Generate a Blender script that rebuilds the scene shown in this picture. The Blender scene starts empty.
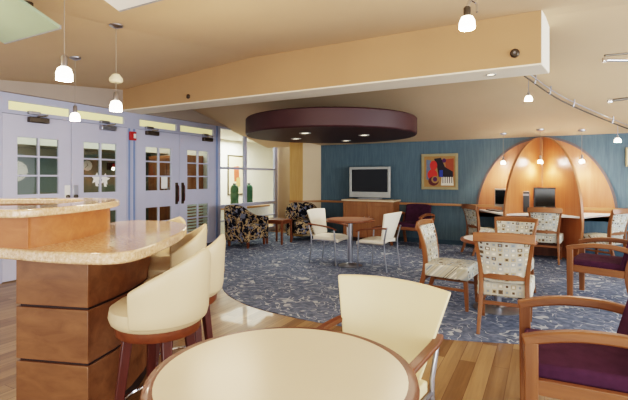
import bpy, bmesh, math, random
from mathutils import Vector, Matrix
random.seed(7)
C = bpy.context.scene.collection
PI = math.pi

# ------------------------------------------------------------------ plan
# world: left (door) wall is the plane x = XL, back wall the plane y = YB, floor z = 0
XL, YB, EYE = -6.37, 9.31, 1.40
YAW = math.radians(28.2)
cs, sn = math.cos(YAW), math.sin(YAW)
def W(X, Z, z=0.0):
    """metric plan point: X to the right of the standpoint, Z ahead of it"""
    return Vector((X*cs - Z*sn, X*sn + Z*cs, z))
def WD(X, Z):
    v = W(X, Z); v.z = 0
    return v.normalized()
def face(dx, dy):
    """rotation that turns local +Y to (dx, dy)"""
    return math.atan2(-dx, dy)

# ------------------------------------------------------------------ materials
def lin(c):
    out = []
    for v in c:
        v /= 255.0
        out.append(v/12.92 if v <= 0.04045 else ((v+0.055)/1.055)**2.4)
    return (*out, 1.0)

class NT:
    def __init__(s, name):
        s.m = bpy.data.materials.new(name); s.m.use_nodes = True
        s.t = s.m.node_tree; s.b = s.t.nodes['Principled BSDF']; s.out = s.t.nodes['Material Output']
    def n(s, typ, **kw):
        nd = s.t.nodes.new(typ)
        for k, v in kw.items():
            setattr(nd, k, v)
        return nd
    def l(s, a, b): s.t.links.new(a, b)
    def put(s, sock, v):
        if isinstance(v, bpy.types.NodeSocket): s.l(v, sock)
        else: sock.default_value = v
    def math(s, op, a, b=None, c=None):
        nd = s.n('ShaderNodeMath', operation=op)
        for i, v in enumerate((a, b, c)):
            if v is not None: s.put(nd.inputs[i], v)
        return nd.outputs[0]
    def coord(s, kind='Object', scale=(1,1,1), rot=(0,0,0)):
        tc = s.n('ShaderNodeTexCoord'); mp = s.n('ShaderNodeMapping')
        mp.inputs['Scale'].default_value = scale; mp.inputs['Rotation'].default_value = rot
        s.l(tc.outputs[kind], mp.inputs[0]); return mp.outputs[0]
    def noise(s, vec, scale, detail=3, rough=.5, dist=0):
        nd = s.n('ShaderNodeTexNoise'); s.l(vec, nd.inputs['Vector'])
        nd.inputs['Scale'].default_value = scale; nd.inputs['Detail'].default_value = detail
        nd.inputs['Roughness'].default_value = rough; nd.inputs['Distortion'].default_value = dist
        return nd
    def ramp(s, fac, stops, interp='LINEAR'):
        r = s.n('ShaderNodeValToRGB'); r.color_ramp.interpolation = interp
        e = r.color_ramp.elements
        while len(e) < len(stops): e.new(.5)
        for k, (p, c) in enumerate(stops):
            e[k].position = p; e[k].color = c
        s.l(fac, r.inputs[0]); return r.outputs[0]
    def mix(s, fac, a, b, blend='MIX'):
        m = s.n('ShaderNodeMix', data_type='RGBA', blend_type=blend)
        s.put(m.inputs[0], fac); s.put(m.inputs[6], a); s.put(m.inputs[7], b)
        return m.outputs[2]
    def bump(s, h, strength=.2, dist=.01):
        b = s.n('ShaderNodeBump'); b.inputs['Strength'].default_value = strength; b.inputs['Distance'].default_value = dist
        s.l(h, b.inputs['Height']); s.l(b.outputs[0], s.b.inputs['Normal'])
    def base(s, col): s.put(s.b.inputs['Base Color'], col)
    def set(s, rough=.5, metal=0, spec=.5, coat=0):
        s.b.inputs['Roughness'].default_value = rough; s.b.inputs['Metallic'].default_value = metal
        s.b.inputs['Specular IOR Level'].default_value = spec; s.b.inputs['Coat Weight'].default_value = coat
        return s

def plain(name, c, rough=.5, metal=0, spec=.5, var=.08, nscale=6, bump=0, coat=0):
    k = NT(name).set(rough, metal, spec, coat)
    v = k.coord(); n = k.noise(v, nscale)
    a = lin(c); lo = tuple(x*(1-var) for x in a[:3])+(1,); hi = tuple(min(1, x*(1+var)) for x in a[:3])+(1,)
    k.base(k.ramp(n.outputs['Fac'], [(.3, lo), (.7, hi)]))
    if bump:
        nb = k.noise(v, nscale*25, 2); k.bump(nb.outputs['Fac'], bump, .004)
    return k.m

def wood(name, c1, c2, axis='z', scale=9, rough=.38, stretch=.07, coat=.15):
    k = NT(name).set(rough, 0, .5, coat)
    sc = {'x': (stretch,1,1), 'y': (1,stretch,1), 'z': (1,1,stretch)}[axis]
    v = k.coord('Object', sc)
    n = k.noise(v, scale*2.2, 6, .62, .6)
    n2 = k.noise(k.coord(), 1.3, 2)
    col = k.ramp(n.outputs['Fac'], [(.25, lin(c1)), (.75, lin(c2))])
    dark = tuple(x*.80 for x in lin(c1)[:3])+(1,)
    k.base(k.mix(k.math('MULTIPLY', n2.outputs['Fac'], .35), col, dark))
    k.bump(n.outputs['Fac'], .05, .002)
    return k.m

def glow(name, c, strength):
    k = NT(name).set(.4)
    k.base(lin(c)); k.b.inputs['Emission Color'].default_value = lin(c); k.b.inputs['Emission Strength'].default_value = strength
    n = k.noise(k.coord(), 8)
    k.base(k.mix(k.math('MULTIPLY', n.outputs['Fac'], .1), lin(c), (1,1,1,1)))
    return k.m

def glass_mat(name, tint=(235,245,240), refl=1.0, body=0.0, bodycol=(200,210,200)):
    k = NT(name)
    tr = k.n('ShaderNodeBsdfTransparent'); tr.inputs[0].default_value = lin(tint)
    gl = k.n('ShaderNodeBsdfGlossy'); gl.inputs['Roughness'].default_value = .02
    lw = k.n('ShaderNodeLayerWeight'); lw.inputs[0].default_value = .5
    fr = k.math('ADD', .04, k.math('MULTIPLY', .9, k.math('POWER', lw.outputs['Facing'], 5.0)))
    mx = k.n('ShaderNodeMixShader'); k.l(k.math('MULTIPLY', fr, refl), mx.inputs[0])
    k.l(tr.outputs[0], mx.inputs[1]); k.l(gl.outputs[0], mx.inputs[2])
    df = k.n('ShaderNodeBsdfDiffuse'); df.inputs[0].default_value = lin(bodycol)
    m2 = k.n('ShaderNodeMixShader'); m2.inputs[0].default_value = body
    k.l(mx.outputs[0], m2.inputs[1]); k.l(df.outputs[0], m2.inputs[2])
    k.l(m2.outputs[0], k.out.inputs[0])
    return k.m

def retro_fabric():
    k = NT('retro_square_fabric').set(.85, 0, .2)
    tc = k.n('ShaderNodeTexCoord'); sp = k.n('ShaderNodeSeparateXYZ'); k.l(tc.outputs['Object'], sp.inputs[0])
    u = k.math('MULTIPLY', k.math('ADD', sp.outputs[0], 10.0), 19.0)
    w = k.math('MULTIPLY', k.math('ADD', k.math('SUBTRACT', sp.outputs[2], sp.outputs[1]), 10.0), 19.0)
    fu, fw = k.math('FLOOR', u), k.math('FLOOR', w)
    du = k.math('ABSOLUTE', k.math('SUBTRACT', k.math('FRACT', u), .5)); dw = k.math('ABSOLUTE', k.math('SUBTRACT', k.math('FRACT', w), .5))
    d = k.math('MAXIMUM', du, dw)
    cb = k.n('ShaderNodeCombineXYZ'); k.l(fu, cb.inputs[0]); k.l(fw, cb.inputs[1])
    wn = k.n('ShaderNodeTexWhiteNoise', noise_dimensions='2D'); k.l(cb.outputs[0], wn.inputs['Vector'])
    wn2 = k.n('ShaderNodeTexWhiteNoise', noise_dimensions='3D'); cb2 = k.n('ShaderNodeCombineXYZ')
    k.l(fu, cb2.inputs[0]); k.l(fw, cb2.inputs[1]); cb2.inputs[2].default_value = 3.7; k.l(cb2.outputs[0], wn2.inputs['Vector'])
    bg = lin((186,186,176))
    outer = k.ramp(wn.outputs['Value'], [(0, lin((176,164,136))), (.18, lin((200,200,190))), (.45, lin((164,174,178))), (.62, lin((184,180,160))), (.84, lin((112,98,80)))], 'CONSTANT')
    inner = k.ramp(wn2.outputs['Value'], [(0, lin((226,222,210))), (.3, lin((92,76,62))), (.5, lin((196,190,170))), (.75, lin((140,150,158)))], 'CONSTANT')
    c1 = k.mix(k.math('LESS_THAN', d, .36), bg, outer)
    c2 = k.mix(k.math('LESS_THAN', d, .20), c1, inner)
    k.base(c2)
    return k.m

def leaf_fabric():
    k = NT('dark_leaf_fabric').set(.9, 0, .2)
    v = k.coord()
    n = k.noise(v, 9, 1, .4, 1.2)
    big = k.ramp(n.outputs['Fac'], [(.40, lin((26,26,36))), (.47, lin((38,38,54))), (.49, lin((172,150,116))), (.60, lin((148,124,92))), (.63, lin((30,30,42)))], 'CONSTANT')
    n2 = k.noise(v, 13, 1, .4, 1.0)
    lt = k.math('GREATER_THAN', n2.outputs['Fac'], .63)
    k.base(k.mix(lt, big, lin((112,116,132))))
    return k.m

def carpet_mat():
    k = NT('swirl_carpet').set(.95, 0, .1)
    v = k.coord()
    ns = k.noise(v, 3.2, 2, .5)
    add = k.n('ShaderNodeVectorMath', operation='MULTIPLY_ADD')
    k.l(ns.outputs['Color'], add.inputs[0]); add.inputs[1].default_value = (.55,.55,0); k.l(v, add.inputs[2])
    wv = k.n('ShaderNodeTexNoise'); k.l(add.outputs[0], wv.inputs['Vector']); wv.inputs['Scale'].default_value = 7.0; wv.inputs['Detail'].default_value = 0.0; wv.inputs['Distortion'].default_value = .6
    d = k.math('ABSOLUTE', k.math('SUBTRACT', wv.outputs['Fac'], .5))
    stroke = k.math('LESS_THAN', d, .026)
    gate = k.noise(v, 6.5, 1)
    g = k.math('GREATER_THAN', gate.outputs['Fac'], .43)
    s1 = k.math('MULTIPLY', stroke, g)
    base = k.ramp(k.noise(v, 16, 3).outputs['Fac'], [(.35, lin((84,94,114))), (.65, lin((116,126,146)))])
    k.base(k.mix(s1, base, lin((172,178,184))))
    k.bump(k.noise(v, 260, 2).outputs['Fac'], .4, .004)
    return k.m

def floor_mat():
    k = NT('honey_plank_floor').set(.36, 0, .45, .12)
    v = k.coord('Object', (1,1,1), (0,0,math.radians(90)))
    br = k.n('ShaderNodeTexBrick'); k.l(v, br.inputs['Vector'])
    br.offset = .37; br.inputs['Scale'].default_value = 1
    br.inputs['Brick Width'].default_value = 1.15; br.inputs['Row Height'].default_value = .115
    br.inputs['Mortar Size'].default_value = .0022; br.inputs['Mortar Smooth'].default_value = .3
    br.inputs['Color1'].default_value = lin((172,140,102)); br.inputs['Color2'].default_value = lin((124,92,60)); br.inputs['Mortar'].default_value = lin((96,62,36))
    n = k.noise(k.coord('Object', (1,.06,1)), 16, 6, .6, .5)
    grain = k.ramp(n.outputs['Fac'], [(.3, (.50,.45,.40,1)), (.7, (1.1,1.1,1.1,1))])
    k.base(k.mix(.8, br.outputs['Color'], grain, 'MULTIPLY'))
    return k.m

def granite():
    k = NT('cream_granite').set(.12, 0, .5, .4)
    v = k.coord()
    n = k.noise(v, 55, 4, .7)
    vo = k.n('ShaderNodeTexVoronoi'); k.l(v, vo.inputs['Vector']); vo.inputs['Scale'].default_value = 70
    col = k.ramp(n.outputs['Fac'], [(.3, lin((188,150,114))), (.5, lin((216,182,146))), (.7, lin((230,206,178)))])
    k.base(k.mix(k.math('MULTIPLY', k.math('LESS_THAN', vo.outputs['Distance'], .22), .35), col, lin((130,92,60))))
    return k.m

def wall_cloth(name, c1, c2):
    k = NT(name).set(.85, 0, .2)
    v = k.coord('Object', (1,1,.05))
    n = k.noise(v, 60, 3, .6); n2 = k.noise(k.coord(), .8, 2)
    col = k.ramp(n.outputs['Fac'], [(.3, lin(c1)), (.7, lin(c2))])
    k.base(k.mix(k.math('MULTIPLY', n2.outputs['Fac'], .25), col, lin(c1)))
    return k.m

def beech(n): return wood(n, (176,116,62), (206,150,92), 'z')
M = dict(
    floor=floor_mat(), carpet=carpet_mat(), granite=granite(), retro=retro_fabric(), leaf=leaf_fabric(),
    ceil=plain('tan_ceiling_paint', (202,178,148), .9, var=.04, nscale=1),
    soff=plain('grey_beige_paint', (170,158,148), .9, var=.04, nscale=1),
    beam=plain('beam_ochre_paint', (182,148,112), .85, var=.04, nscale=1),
    beamlight=plain('beam_cream_and_glare', (240,232,214), .85, var=.03, nscale=1),
    teal=wall_cloth('teal_wallcovering', (84,102,114), (100,120,130)),
    tealbase=plain('dark_teal_base', (52,76,92), .6),
    beige=plain('pale_beige_paint', (214,192,160), .85, var=.03, nscale=1),
    beige2=plain('brown_beige_paint', (176,152,124), .85, var=.03, nscale=1),
    gold=wood('golden_veneer', (190,146,84), (214,174,112), 'z'),
    door=plain('lavender_door_paint', (190,193,214), .45, var=.03, nscale=2),
    frame=plain('pale_blue_frame_paint', (178,184,208), .45, var=.03, nscale=2),
    blueframe=plain('deep_blue_frame_paint', (120,142,186), .45, var=.03, nscale=2),
    glass=glass_mat('clear_glass', (246,248,244), 1.0),
    doorglass=glass_mat('door_glass', (236,241,236), 1.6),
    transom=glow('transom_yellow_lit', (232,222,158), .45),  # emission put in so the transom panes look lit
    maroon=plain('maroon_soffit', (60,33,37), .5, var=.06, nscale=2),
    barwood=wood('bar_maple_veneer', (110,72,46), (146,102,68), 'x', 7),
    bardark=plain('dark_reveal', (48,30,26), .6),
    cherry=wood('cherry_wood', (62,26,22), (98,46,36), 'z'),
    cherrylight=wood('warm_cherry', (98,54,32), (136,82,50), 'y'),
    ringwood=wood('stool_ring_wood', (96,50,30), (134,76,46), 'x'),
    beech=wood('beech_z', (112,70,42), (154,104,66), 'z'),
    beechx=wood('beech_x', (112,70,42), (154,104,66), 'x'),
    beechy=wood('beech_y', (112,70,42), (154,104,66), 'y'),
    ply=wood('dome_plywood', (160,98,60), (188,128,86), 'z', 5),
    plyedge=wood('dome_edge', (150,98,62), (184,134,94), 'z', 5),
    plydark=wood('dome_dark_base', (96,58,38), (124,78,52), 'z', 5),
    cab=wood('cabinet_maple', (132,86,50), (166,116,74), 'z', 6),
    rail=wood('rail_wood', (158,112,70), (190,142,94), 'x', 6),
    cream=plain('cream_vinyl', (208,188,154), .42, var=.03, nscale=3),
    creamwhite=plain('ivory_vinyl', (228,222,206), .5, var=.03, nscale=3),
    laminate=plain('cream_laminate', (232,220,194), .25, var=.02, nscale=2),
    desk=plain('white_desk_laminate', (222,220,220), .35, var=.02, nscale=2),
    purple=plain('plum_fabric', (74,44,66), .9, spec=.2, var=.15, nscale=14, bump=.2),
    chrome=plain('chrome', (216,218,224), .14, 1.0, var=.02),
    steel=plain('brushed_steel', (176,178,186), .3, 1.0, var=.04),
    bronze=plain('bronze_metal', (92,84,74), .4, .8),
    black=plain('black_plastic', (26,26,28), .35),
    greyplastic=plain('grey_plastic', (150,152,154), .45),
    white=plain('white_paint', (236,236,232), .6, var=.02),
    silver=plain('silver_bezel', (176,178,174), .35, .1, var=.02),
    screen=plain('dark_screen', (24,26,22), .1, var=.2),
    red=plain('alarm_red', (176,40,40), .4),
    shade=glow('glowing_glass_shade', (255,240,210), 9.0),
    downlight=glow('downlight_lens', (255,236,200), 3.0),
    panelgreen=plain('frosted_green_panel', (150,168,144), .35, var=.02),
    sage=plain('sage_green_paint', (122,128,116), .8, var=.05, nscale=1),
    hallwhite=plain('hall_white_paint', (240,238,228), .8, var=.02, nscale=1),
    green=plain('green_plastic', (34,96,72), .35),
    paper=plain('white_paper', (240,240,236), .7, var=.02),
    artpaper=plain('cream_mat_board', (226,214,184), .8, var=.03),
    gilt=plain('silver_gilt_frame', (150,140,108), .4, .3),
    cord=plain('thin_cord', (150,140,128), .5),
    darkframe=plain('dark_picture_frame', (70,62,52), .5),
)
def flat(name, c): 
    if name not in M: M[name] = plain(name, c, .6, var=.06, nscale=20)
    return M[name]

# ------------------------------------------------------------------ mesh builder
class MB:
    def __init__(s): s.bm = bmesh.new()
    def box(s, c, d, rot=None, taper=None):
        x, y, z = d[0]/2, d[1]/2, d[2]/2
        vs = []
        for i in (-1,1):
            for j in (-1,1):
                for k in (-1,1):
                    t = taper if (taper and k < 0) else 1
                    p = Vector((i*x*t, j*y*t, k*z))
                    if rot: p = rot @ p
                    vs.append(s.bm.verts.new(p + Vector(c)))
        for f in ((0,1,3,2),(4,6,7,5),(0,4,5,1),(2,3,7,6),(0,2,6,4),(1,5,7,3)):
            s.bm.faces.new([vs[q] for q in f])
        return s
    def sweep(s, path, prof, ref=(1,0,0), scales=None, closed=False):
        P = [Vector(p) for p in path]; n = len(P); rings = []
        ref = Vector(ref)
        for i, p in enumerate(P):
            if closed: t = P[(i+1) % n] - P[i-1]
            else: t = P[min(i+1, n-1)] - P[max(i-1, 0)]
            t.normalize()
            a = ref - t*ref.dot(t)
            if a.length < 1e-4: a = t.orthogonal()
            a.normalize(); b = t.cross(a)
            sc = scales[i] if scales else 1
            sx, sy = sc if isinstance(sc, tuple) else (sc, sc)
            rings.append([s.bm.verts.new(p + a*(u*sx) + b*(v*sy)) for u, v in prof])
        m = len(prof)
        rng = range(n) if closed else range(n-1)
        for i in rng:
            A, B = rings[i], rings[(i+1) % n]
            for j in range(m):
                s.bm.faces.new((A[j], A[(j+1) % m], B[(j+1) % m], B[j]))
        if not closed:
            s.bm.faces.new(rings[0][::-1]); s.bm.faces.new(rings[-1])
        return s
    def tube(s, path, r, n=10, scales=None, closed=False, ref=(.13,.31,.94)):
        return s.sweep(path, [(r*math.cos(2*PI*k/n), r*math.sin(2*PI*k/n)) for k in range(n)], ref, scales, closed)
    def bar(s, path, w, d, ref=(1,0,0), scales=None):
        return s.sweep(path, [(-w/2,-d/2),(w/2,-d/2),(w/2,d/2),(-w/2,d/2)], ref, scales)
    def lathe(s, prof, c=(0,0,0), n=32):
        c = Vector(c); rings = []
        for r, z in prof:
            if r < 1e-5: rings.append([s.bm.verts.new(c + Vector((0,0,z)))])
            else: rings.append([s.bm.verts.new(c + Vector((r*math.cos(2*PI*k/n), r*math.sin(2*PI*k/n), z))) for k in range(n)])
        for A, B in zip(rings, rings[1:]):
            for k in range(n):
                q = (k+1) % n
                if len(A) == 1 and len(B) == 1: continue
                if len(A) == 1: s.bm.faces.new((A[0], B[q], B[k]))
                elif len(B) == 1: s.bm.faces.new((A[k], A[q], B[0]))
                else: s.bm.faces.new((A[k], A[q], B[q], B[k]))
        return s
    def prism(s, poly, z0, z1):
        lo = [s.bm.verts.new((p[0], p[1], z0)) for p in poly]; hi = [s.bm.verts.new((p[0], p[1], z1)) for p in poly]
        n = len(poly)
        s.bm.faces.new(lo[::-1]); s.bm.faces.new(hi)
        for i in range(n):
            j = (i+1) % n
            s.bm.faces.new((lo[i], lo[j], hi[j], hi[i]))
        return s
    def slab(s, poly, d):
        """polygon of 3-D points given a thickness vector d"""
        a = [s.bm.verts.new(Vector(p)) for p in poly]; b = [s.bm.verts.new(Vector(p)+Vector(d)) for p in poly]
        n = len(poly); s.bm.faces.new(a[::-1]); s.bm.faces.new(b)
        for i in range(n):
            j = (i+1) % n; s.bm.faces.new((a[i], a[j], b[j], b[i]))
        return s
    def shell(s, fn, nu, nv):
        """closed shell from fn(u, v, side), side 0/1 = two skins"""
        G = [[[s.bm.verts.new(Vector(fn(i/nu, j/nv, k))) for j in range(nv+1)] for i in range(nu+1)] for k in (0,1)]
        for k in (0,1):
            for i in range(nu):
                for j in range(nv):
                    f = (G[k][i][j], G[k][i+1][j], G[k][i+1][j+1], G[k][i][j+1])
                    s.bm.faces.new(f if k else f[::-1])
        bd = [(i,0) for i in range(nu)] + [(nu,j) for j in range(nv)] + [(i,nv) for i in range(nu,0,-1)] + [(0,j) for j in range(nv,0,-1)]
        for q in range(len(bd)):
            a, b = bd[q], bd[(q+1) % len(bd)]
            s.bm.faces.new((G[0][a[0]][a[1]], G[0][b[0]][b[1]], G[1][b[0]][b[1]], G[1][a[0]][a[1]]))
        return s
    def grid_panel(s, us, zs, hole, pt, thick):
        """panel over cells us x zs with holes; pt(u,z) -> point, thick = offset vector"""
        V = {}
        def v(i, j, k):
            if (i,j,k) not in V: V[(i,j,k)] = s.bm.verts.new(Vector(pt(us[i], zs[j])) + (Vector(thick) if k else Vector((0,0,0))))
            return V[(i,j,k)]
        nu, nz = len(us)-1, len(zs)-1
        solid = lambda i, j: 0 <= i < nu and 0 <= j < nz and not hole(i, j)
        for i in range(nu):
            for j in range(nz):
                if not solid(i, j): continue
                s.bm.faces.new((v(i,j,0), v(i,j+1,0), v(i+1,j+1,0), v(i+1,j,0)))
                s.bm.faces.new((v(i,j,1), v(i+1,j,1), v(i+1,j+1,1), v(i,j+1,1)))
                if not solid(i-1, j): s.bm.faces.new((v(i,j,0), v(i,j,1), v(i,j+1,1), v(i,j+1,0)))
                if not solid(i+1, j): s.bm.faces.new((v(i+1,j,0), v(i+1,j+1,0), v(i+1,j+1,1), v(i+1,j,1)))
                if not solid(i, j-1): s.bm.faces.new((v(i,j,0), v(i+1,j,0), v(i+1,j,1), v(i,j,1)))
                if not solid(i, j+1): s.bm.faces.new((v(i,j+1,0), v(i,j+1,1), v(i+1,j+1,1), v(i+1,j+1,0)))
        return s
    def build(s, name, mat, parent=None, bevel=0, sub=0, smooth=True, seg=2):
        bmesh.ops.recalc_face_normals(s.bm, faces=s.bm.faces)
        me = bpy.data.meshes.new(name); s.bm.to_mesh(me); s.bm.free()
        me.materials.append(mat)
        o = bpy.data.objects.new(name, me); C.objects.link(o)
        if parent: o.parent = parent
        if smooth:
            for p in me.polygons: p.use_smooth = True
            me.set_sharp_from_angle(angle=math.radians(38))
        if bevel:
            b = o.modifiers.new('bevel', 'BEVEL'); b.width = bevel; b.segments = seg; b.limit_method = 'ANGLE'; b.angle_limit = math.radians(35)
            b.harden_normals = False
        if sub:
            m = o.modifiers.new('sub', 'SUBSURF'); m.levels = sub; m.render_levels = sub
        return o

def thing(name, label, cat, loc=(0,0,0), rz=0, group=None):
    o = bpy.data.objects.new(name, None); C.objects.link(o)
    o.location = loc; o.rotation_euler = (0,0,rz); o.empty_display_size = .1
    o['label'] = label; o['category'] = cat
    if group: o['group'] = group
    return o
def tag(o, label, cat, group=None):
    o['label'] = label; o['category'] = cat
    if group: o['group'] = group
    return o
def struct(o): o['kind'] = 'structure'; return o
def dup(root, loc, rz, label, group=None):
    r = root.copy(); C.objects.link(r); r.location = loc; r.rotation_euler = (0,0,rz); r['label'] = label
    if group: r['group'] = group
    for ch in list(root.children):
        c = ch.copy(); C.objects.link(c); c.parent = r
        for g in list(ch.children):
            d = g.copy(); C.objects.link(d); d.parent = c
    return r
def lamp(kind, loc, energy, color=(1,.90,.77), size=.1, target=None, **kw):
    L = bpy.data.lights.new(kind.lower()+'_light', kind); L.energy = energy; L.color = color
    if kind == 'AREA':
        L.size = size; L.shape = 'RECTANGLE'; L.size_y = kw.get('size_y', size)
    else: L.shadow_soft_size = size
    if kind == 'SPOT': L.spot_size = kw.get('cone', 1.6); L.spot_blend = kw.get('blend', .5)
    o = bpy.data.objects.new(L.name, L); C.objects.link(o); o.location = loc
    if target is not None:
        o.rotation_euler = (Vector(target)-Vector(loc)).to_track_quat('-Z','Y').to_euler()
    return o

def smooth_closed(pts, n=8):
    out = []; m = len(pts)
    for i in range(m):
        p0, p1, p2, p3 = (Vector((*pts[(i+k-1) % m][:2], 0)) for k in range(4))
        for k in range(n):
            t = k/n
            out.append(.5*((2*p1)+(-p0+p2)*t+(2*p0-5*p1+4*p2-p3)*t*t+(-p0+3*p1-3*p2+p3)*t**3))
    return out
def smooth_open(pts, n=8):
    P = [Vector(p) for p in pts]; P = [2*P[0]-P[1]] + P + [2*P[-1]-P[-2]]
    out = []
    for i in range(1, len(P)-2):
        p0, p1, p2, p3 = P[i-1:i+3]
        for k in range(n):
            t = k/n
            out.append(.5*((2*p1)+(-p0+p2)*t+(2*p0-5*p1+4*p2-p3)*t*t+(-p0+3*p1-3*p2+p3)*t**3))
    out.append(P[-2]); return out

# ------------------------------------------------------------------ ceiling heights
def ceil_z(x, y):
    if y <= 5.09:
        r = 3.08 - .11*(4.87-min(y,4.87)); l = 2.88 - .11*(4.87-min(y,4.87))
        t = min(1, max(0, (x+6.37)/2.77)); return l+(r-l)*t
    return 3.08 - .2109*(y-5.09) if y < YB else 2.19

# ------------------------------------------------------------------ SETTING
XR, YF = 4.2, -2.4
struct(MB().prism([(XL-3.2,YF),(XR,YF),(XR,YB+3.5),(XL-3.2,YB+3.5)], -.1, 0).build('floor', M['floor'], smooth=False))
edge = [(-6.36,6.35),(-5.1,5.9),(-4.35,5.2),(-3.9,4.6),(-3.48,4.15),(-2.98,3.86),(-2.51,3.74),(-2.05,3.69),(-1.5,3.71),(-.78,3.82),(-.21,4.0),(.6,4.28),(1.6,4.6),(XR-.02,5.1)]
ed = [(p.x,p.y) for p in smooth_open([(a,b,0) for a,b in edge], 5)]
struct(MB().prism(ed + [(XR-.02,YB-.005),(-5.2,YB-.005),(-6.36,YB-.005)], .0005, .006).build('floor_carpet', M['carpet'], smooth=False))

# ceiling: rising plane in front, falling plane behind the beam
cb = MB()
rows = [YF, 0, 2, 3.4, 4.87, 5.09, 6.5, 8, YB+.02]
colx = [XL-.02, -5, -4.2, -3.6, -1, 1.5, XR]
V = [[cb.bm.verts.new((x, y, ceil_z(x, y))) for x in colx] for y in rows]
VT = [[cb.bm.verts.new((x, y, 3.5)) for x in colx] for y in rows]
for i in range(len(rows)-1):
    for j in range(len(colx)-1):
        cb.bm.faces.new((V[i][j], V[i][j+1], V[i+1][j+1], V[i+1][j]))
struct(cb.build('ceiling', M['ceil'], smooth=False))

# beam
struct(MB().prism([(XL+.0,4.87),(-.03,4.87),(.04,5.31),(XL+.0,5.31)], 2.55, 3.12).build('ceiling_beam', M['beam'], smooth=False, bevel=.004))
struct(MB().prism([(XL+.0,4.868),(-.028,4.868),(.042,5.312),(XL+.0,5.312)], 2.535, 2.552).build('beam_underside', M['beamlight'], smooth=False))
struct(MB().slab([(-.03,4.87,2.54),(.04,5.31,2.54),(.04,5.31,3.08),(-.03,4.87,3.08)], (.006,-.001,0)).build('beam_end', M['beamlight'], smooth=False))  # overexposed white of the beam end, painted as a pale slab

# back wall
struct(MB().prism([(-4.8,YB),(XR,YB),(XR,YB+.12),(-4.8,YB+.12)], 0, 2.4).build('wall_back', M['teal'], smooth=False))
# pale chase in the corner and the niche behind the armchairs
struct(MB().prism([(-4.8,YB+.12),(-4.8,YB),(-5.09,8.92),(-5.16,8.99),(-5.16,YB+.12)], 0, 2.5).build('wall_return', M['beige'], smooth=False))
struct(MB().prism([(-5.085,8.918),(-5.44,8.90),(-5.44,YB+.5),(-5.17,YB+.5),(-5.155,8.985)], 0, 2.5).build('wall_pilaster', M['gold'], smooth=False))
struct(MB().prism([(-5.40,9.55),(-6.37,9.78),(-6.37,9.9),(-5.40,9.9)], 0, 2.5).build('wall_niche', M['beige2'], smooth=False))
struct(MB().prism([(XR,YF),(XR+.12,YF),(XR+.12,YB+.12),(XR,YB+.12)], 0, .7).build('wall_right', M['beige'], smooth=False))
struct(MB().prism([(XR,YF),(XR+.12,YF),(XR+.12,YB+.12),(XR,YB+.12)], 2.3, 3.3).build('wall_right_header', M['beige'], smooth=False))
# rail and base
struct(MB().prism([(-4.8,YB-.045),(XR,YB-.045),(XR,YB),(-4.8,YB)], .815, .862).build('trim_1', M['rail'], bevel=.005))
struct(MB().slab([(-4.8,YB-.02,.815),(-5.09,8.90,.815),(-5.44,8.87,.815),(-5.44,8.9,.815),(-5.08,8.93,.815),(-4.79,YB,.815)], (0,0,.047)).build('trim_2', M['rail'], smooth=False))
struct(MB().prism([(-4.8,YB-.015),(XR,YB-.015),(XR,YB),(-4.8,YB)], .006, .1).build('baseboard_back', M['tealbase'], bevel=.004))

# left wall: plain stretch near the viewer, wall above the header
struct(MB().prism([(XL-.1,YF),(XL,YF),(XL,2.99),(XL-.1,2.99)], 0, 2.55).build('wall_left', M['frame'], smooth=False))
wt = MB()
ys = [YF, 0, 2, 3.4, 4.87, 5.09, 6.5, 8, YB+.5]
a = [wt.bm.verts.new((XL, y, 2.545)) for y in ys]; b = [wt.bm.verts.new((XL, y, max(2.60, ceil_z(XL, y)+.04) if y < 9 else 2.5)) for y in ys]
for i in range(len(ys)-1): wt.bm.faces.new((a[i], a[i+1], b[i+1], b[i]))
wl = wt.build('wall_left_upper', M['soff'], smooth=False); struct(wl)
sol = wl.modifiers.new('solid', 'SOLIDIFY'); sol.thickness = .1; sol.offset = 1

# door frame with transom openings
yA0, yA1, yB1, yC0, yC1, yD1 = 3.07, 4.02, 5.01, 5.20, 6.22, 7.26
us = [2.98, 3.07, 3.15, 4.00, 4.08, 4.95, yB1, yC0, 5.27, 6.14, 6.24, 7.2, yD1, 7.36]
zs = [0, 2.27, 2.325, 2.445, 2.56]
def hole(i, j):
    u = (us[i]+us[i+1])/2
    if j == 0: return (3.07 < u < yB1) or (yC0 < u < yD1)
    if j == 2: return (3.15 < u < 4.00) or (4.08 < u < 4.95) or (5.27 < u < 6.14) or (6.24 < u < 7.2)
    return False
fr = struct(MB().grid_panel(us, zs, hole, lambda u, z: (XL-.06, u, z), (.09,0,0)).build('trim_3', M['frame'], bevel=.004))
for y0, y1 in ((3.15,4.0),(4.08,4.95),(5.27,6.14),(6.24,7.2)):
    MB().box((XL-.02,(y0+y1)/2,2.385),(.012,y1-y0,.118)).build('transom_pane', M['transom'], fr)
for y in (5.05, 5.15):
    MB().box((XL+.033,y,1.13),(.012,.035,2.26)).build('blue_strip', M['blueframe'], fr, bevel=.003)
# frame strip right of the doors
MB().box((XL+.034,7.31,1.27),(.012,.045,2.54)).build('blue_strip', M['blueframe'], fr, bevel=.003)

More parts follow.
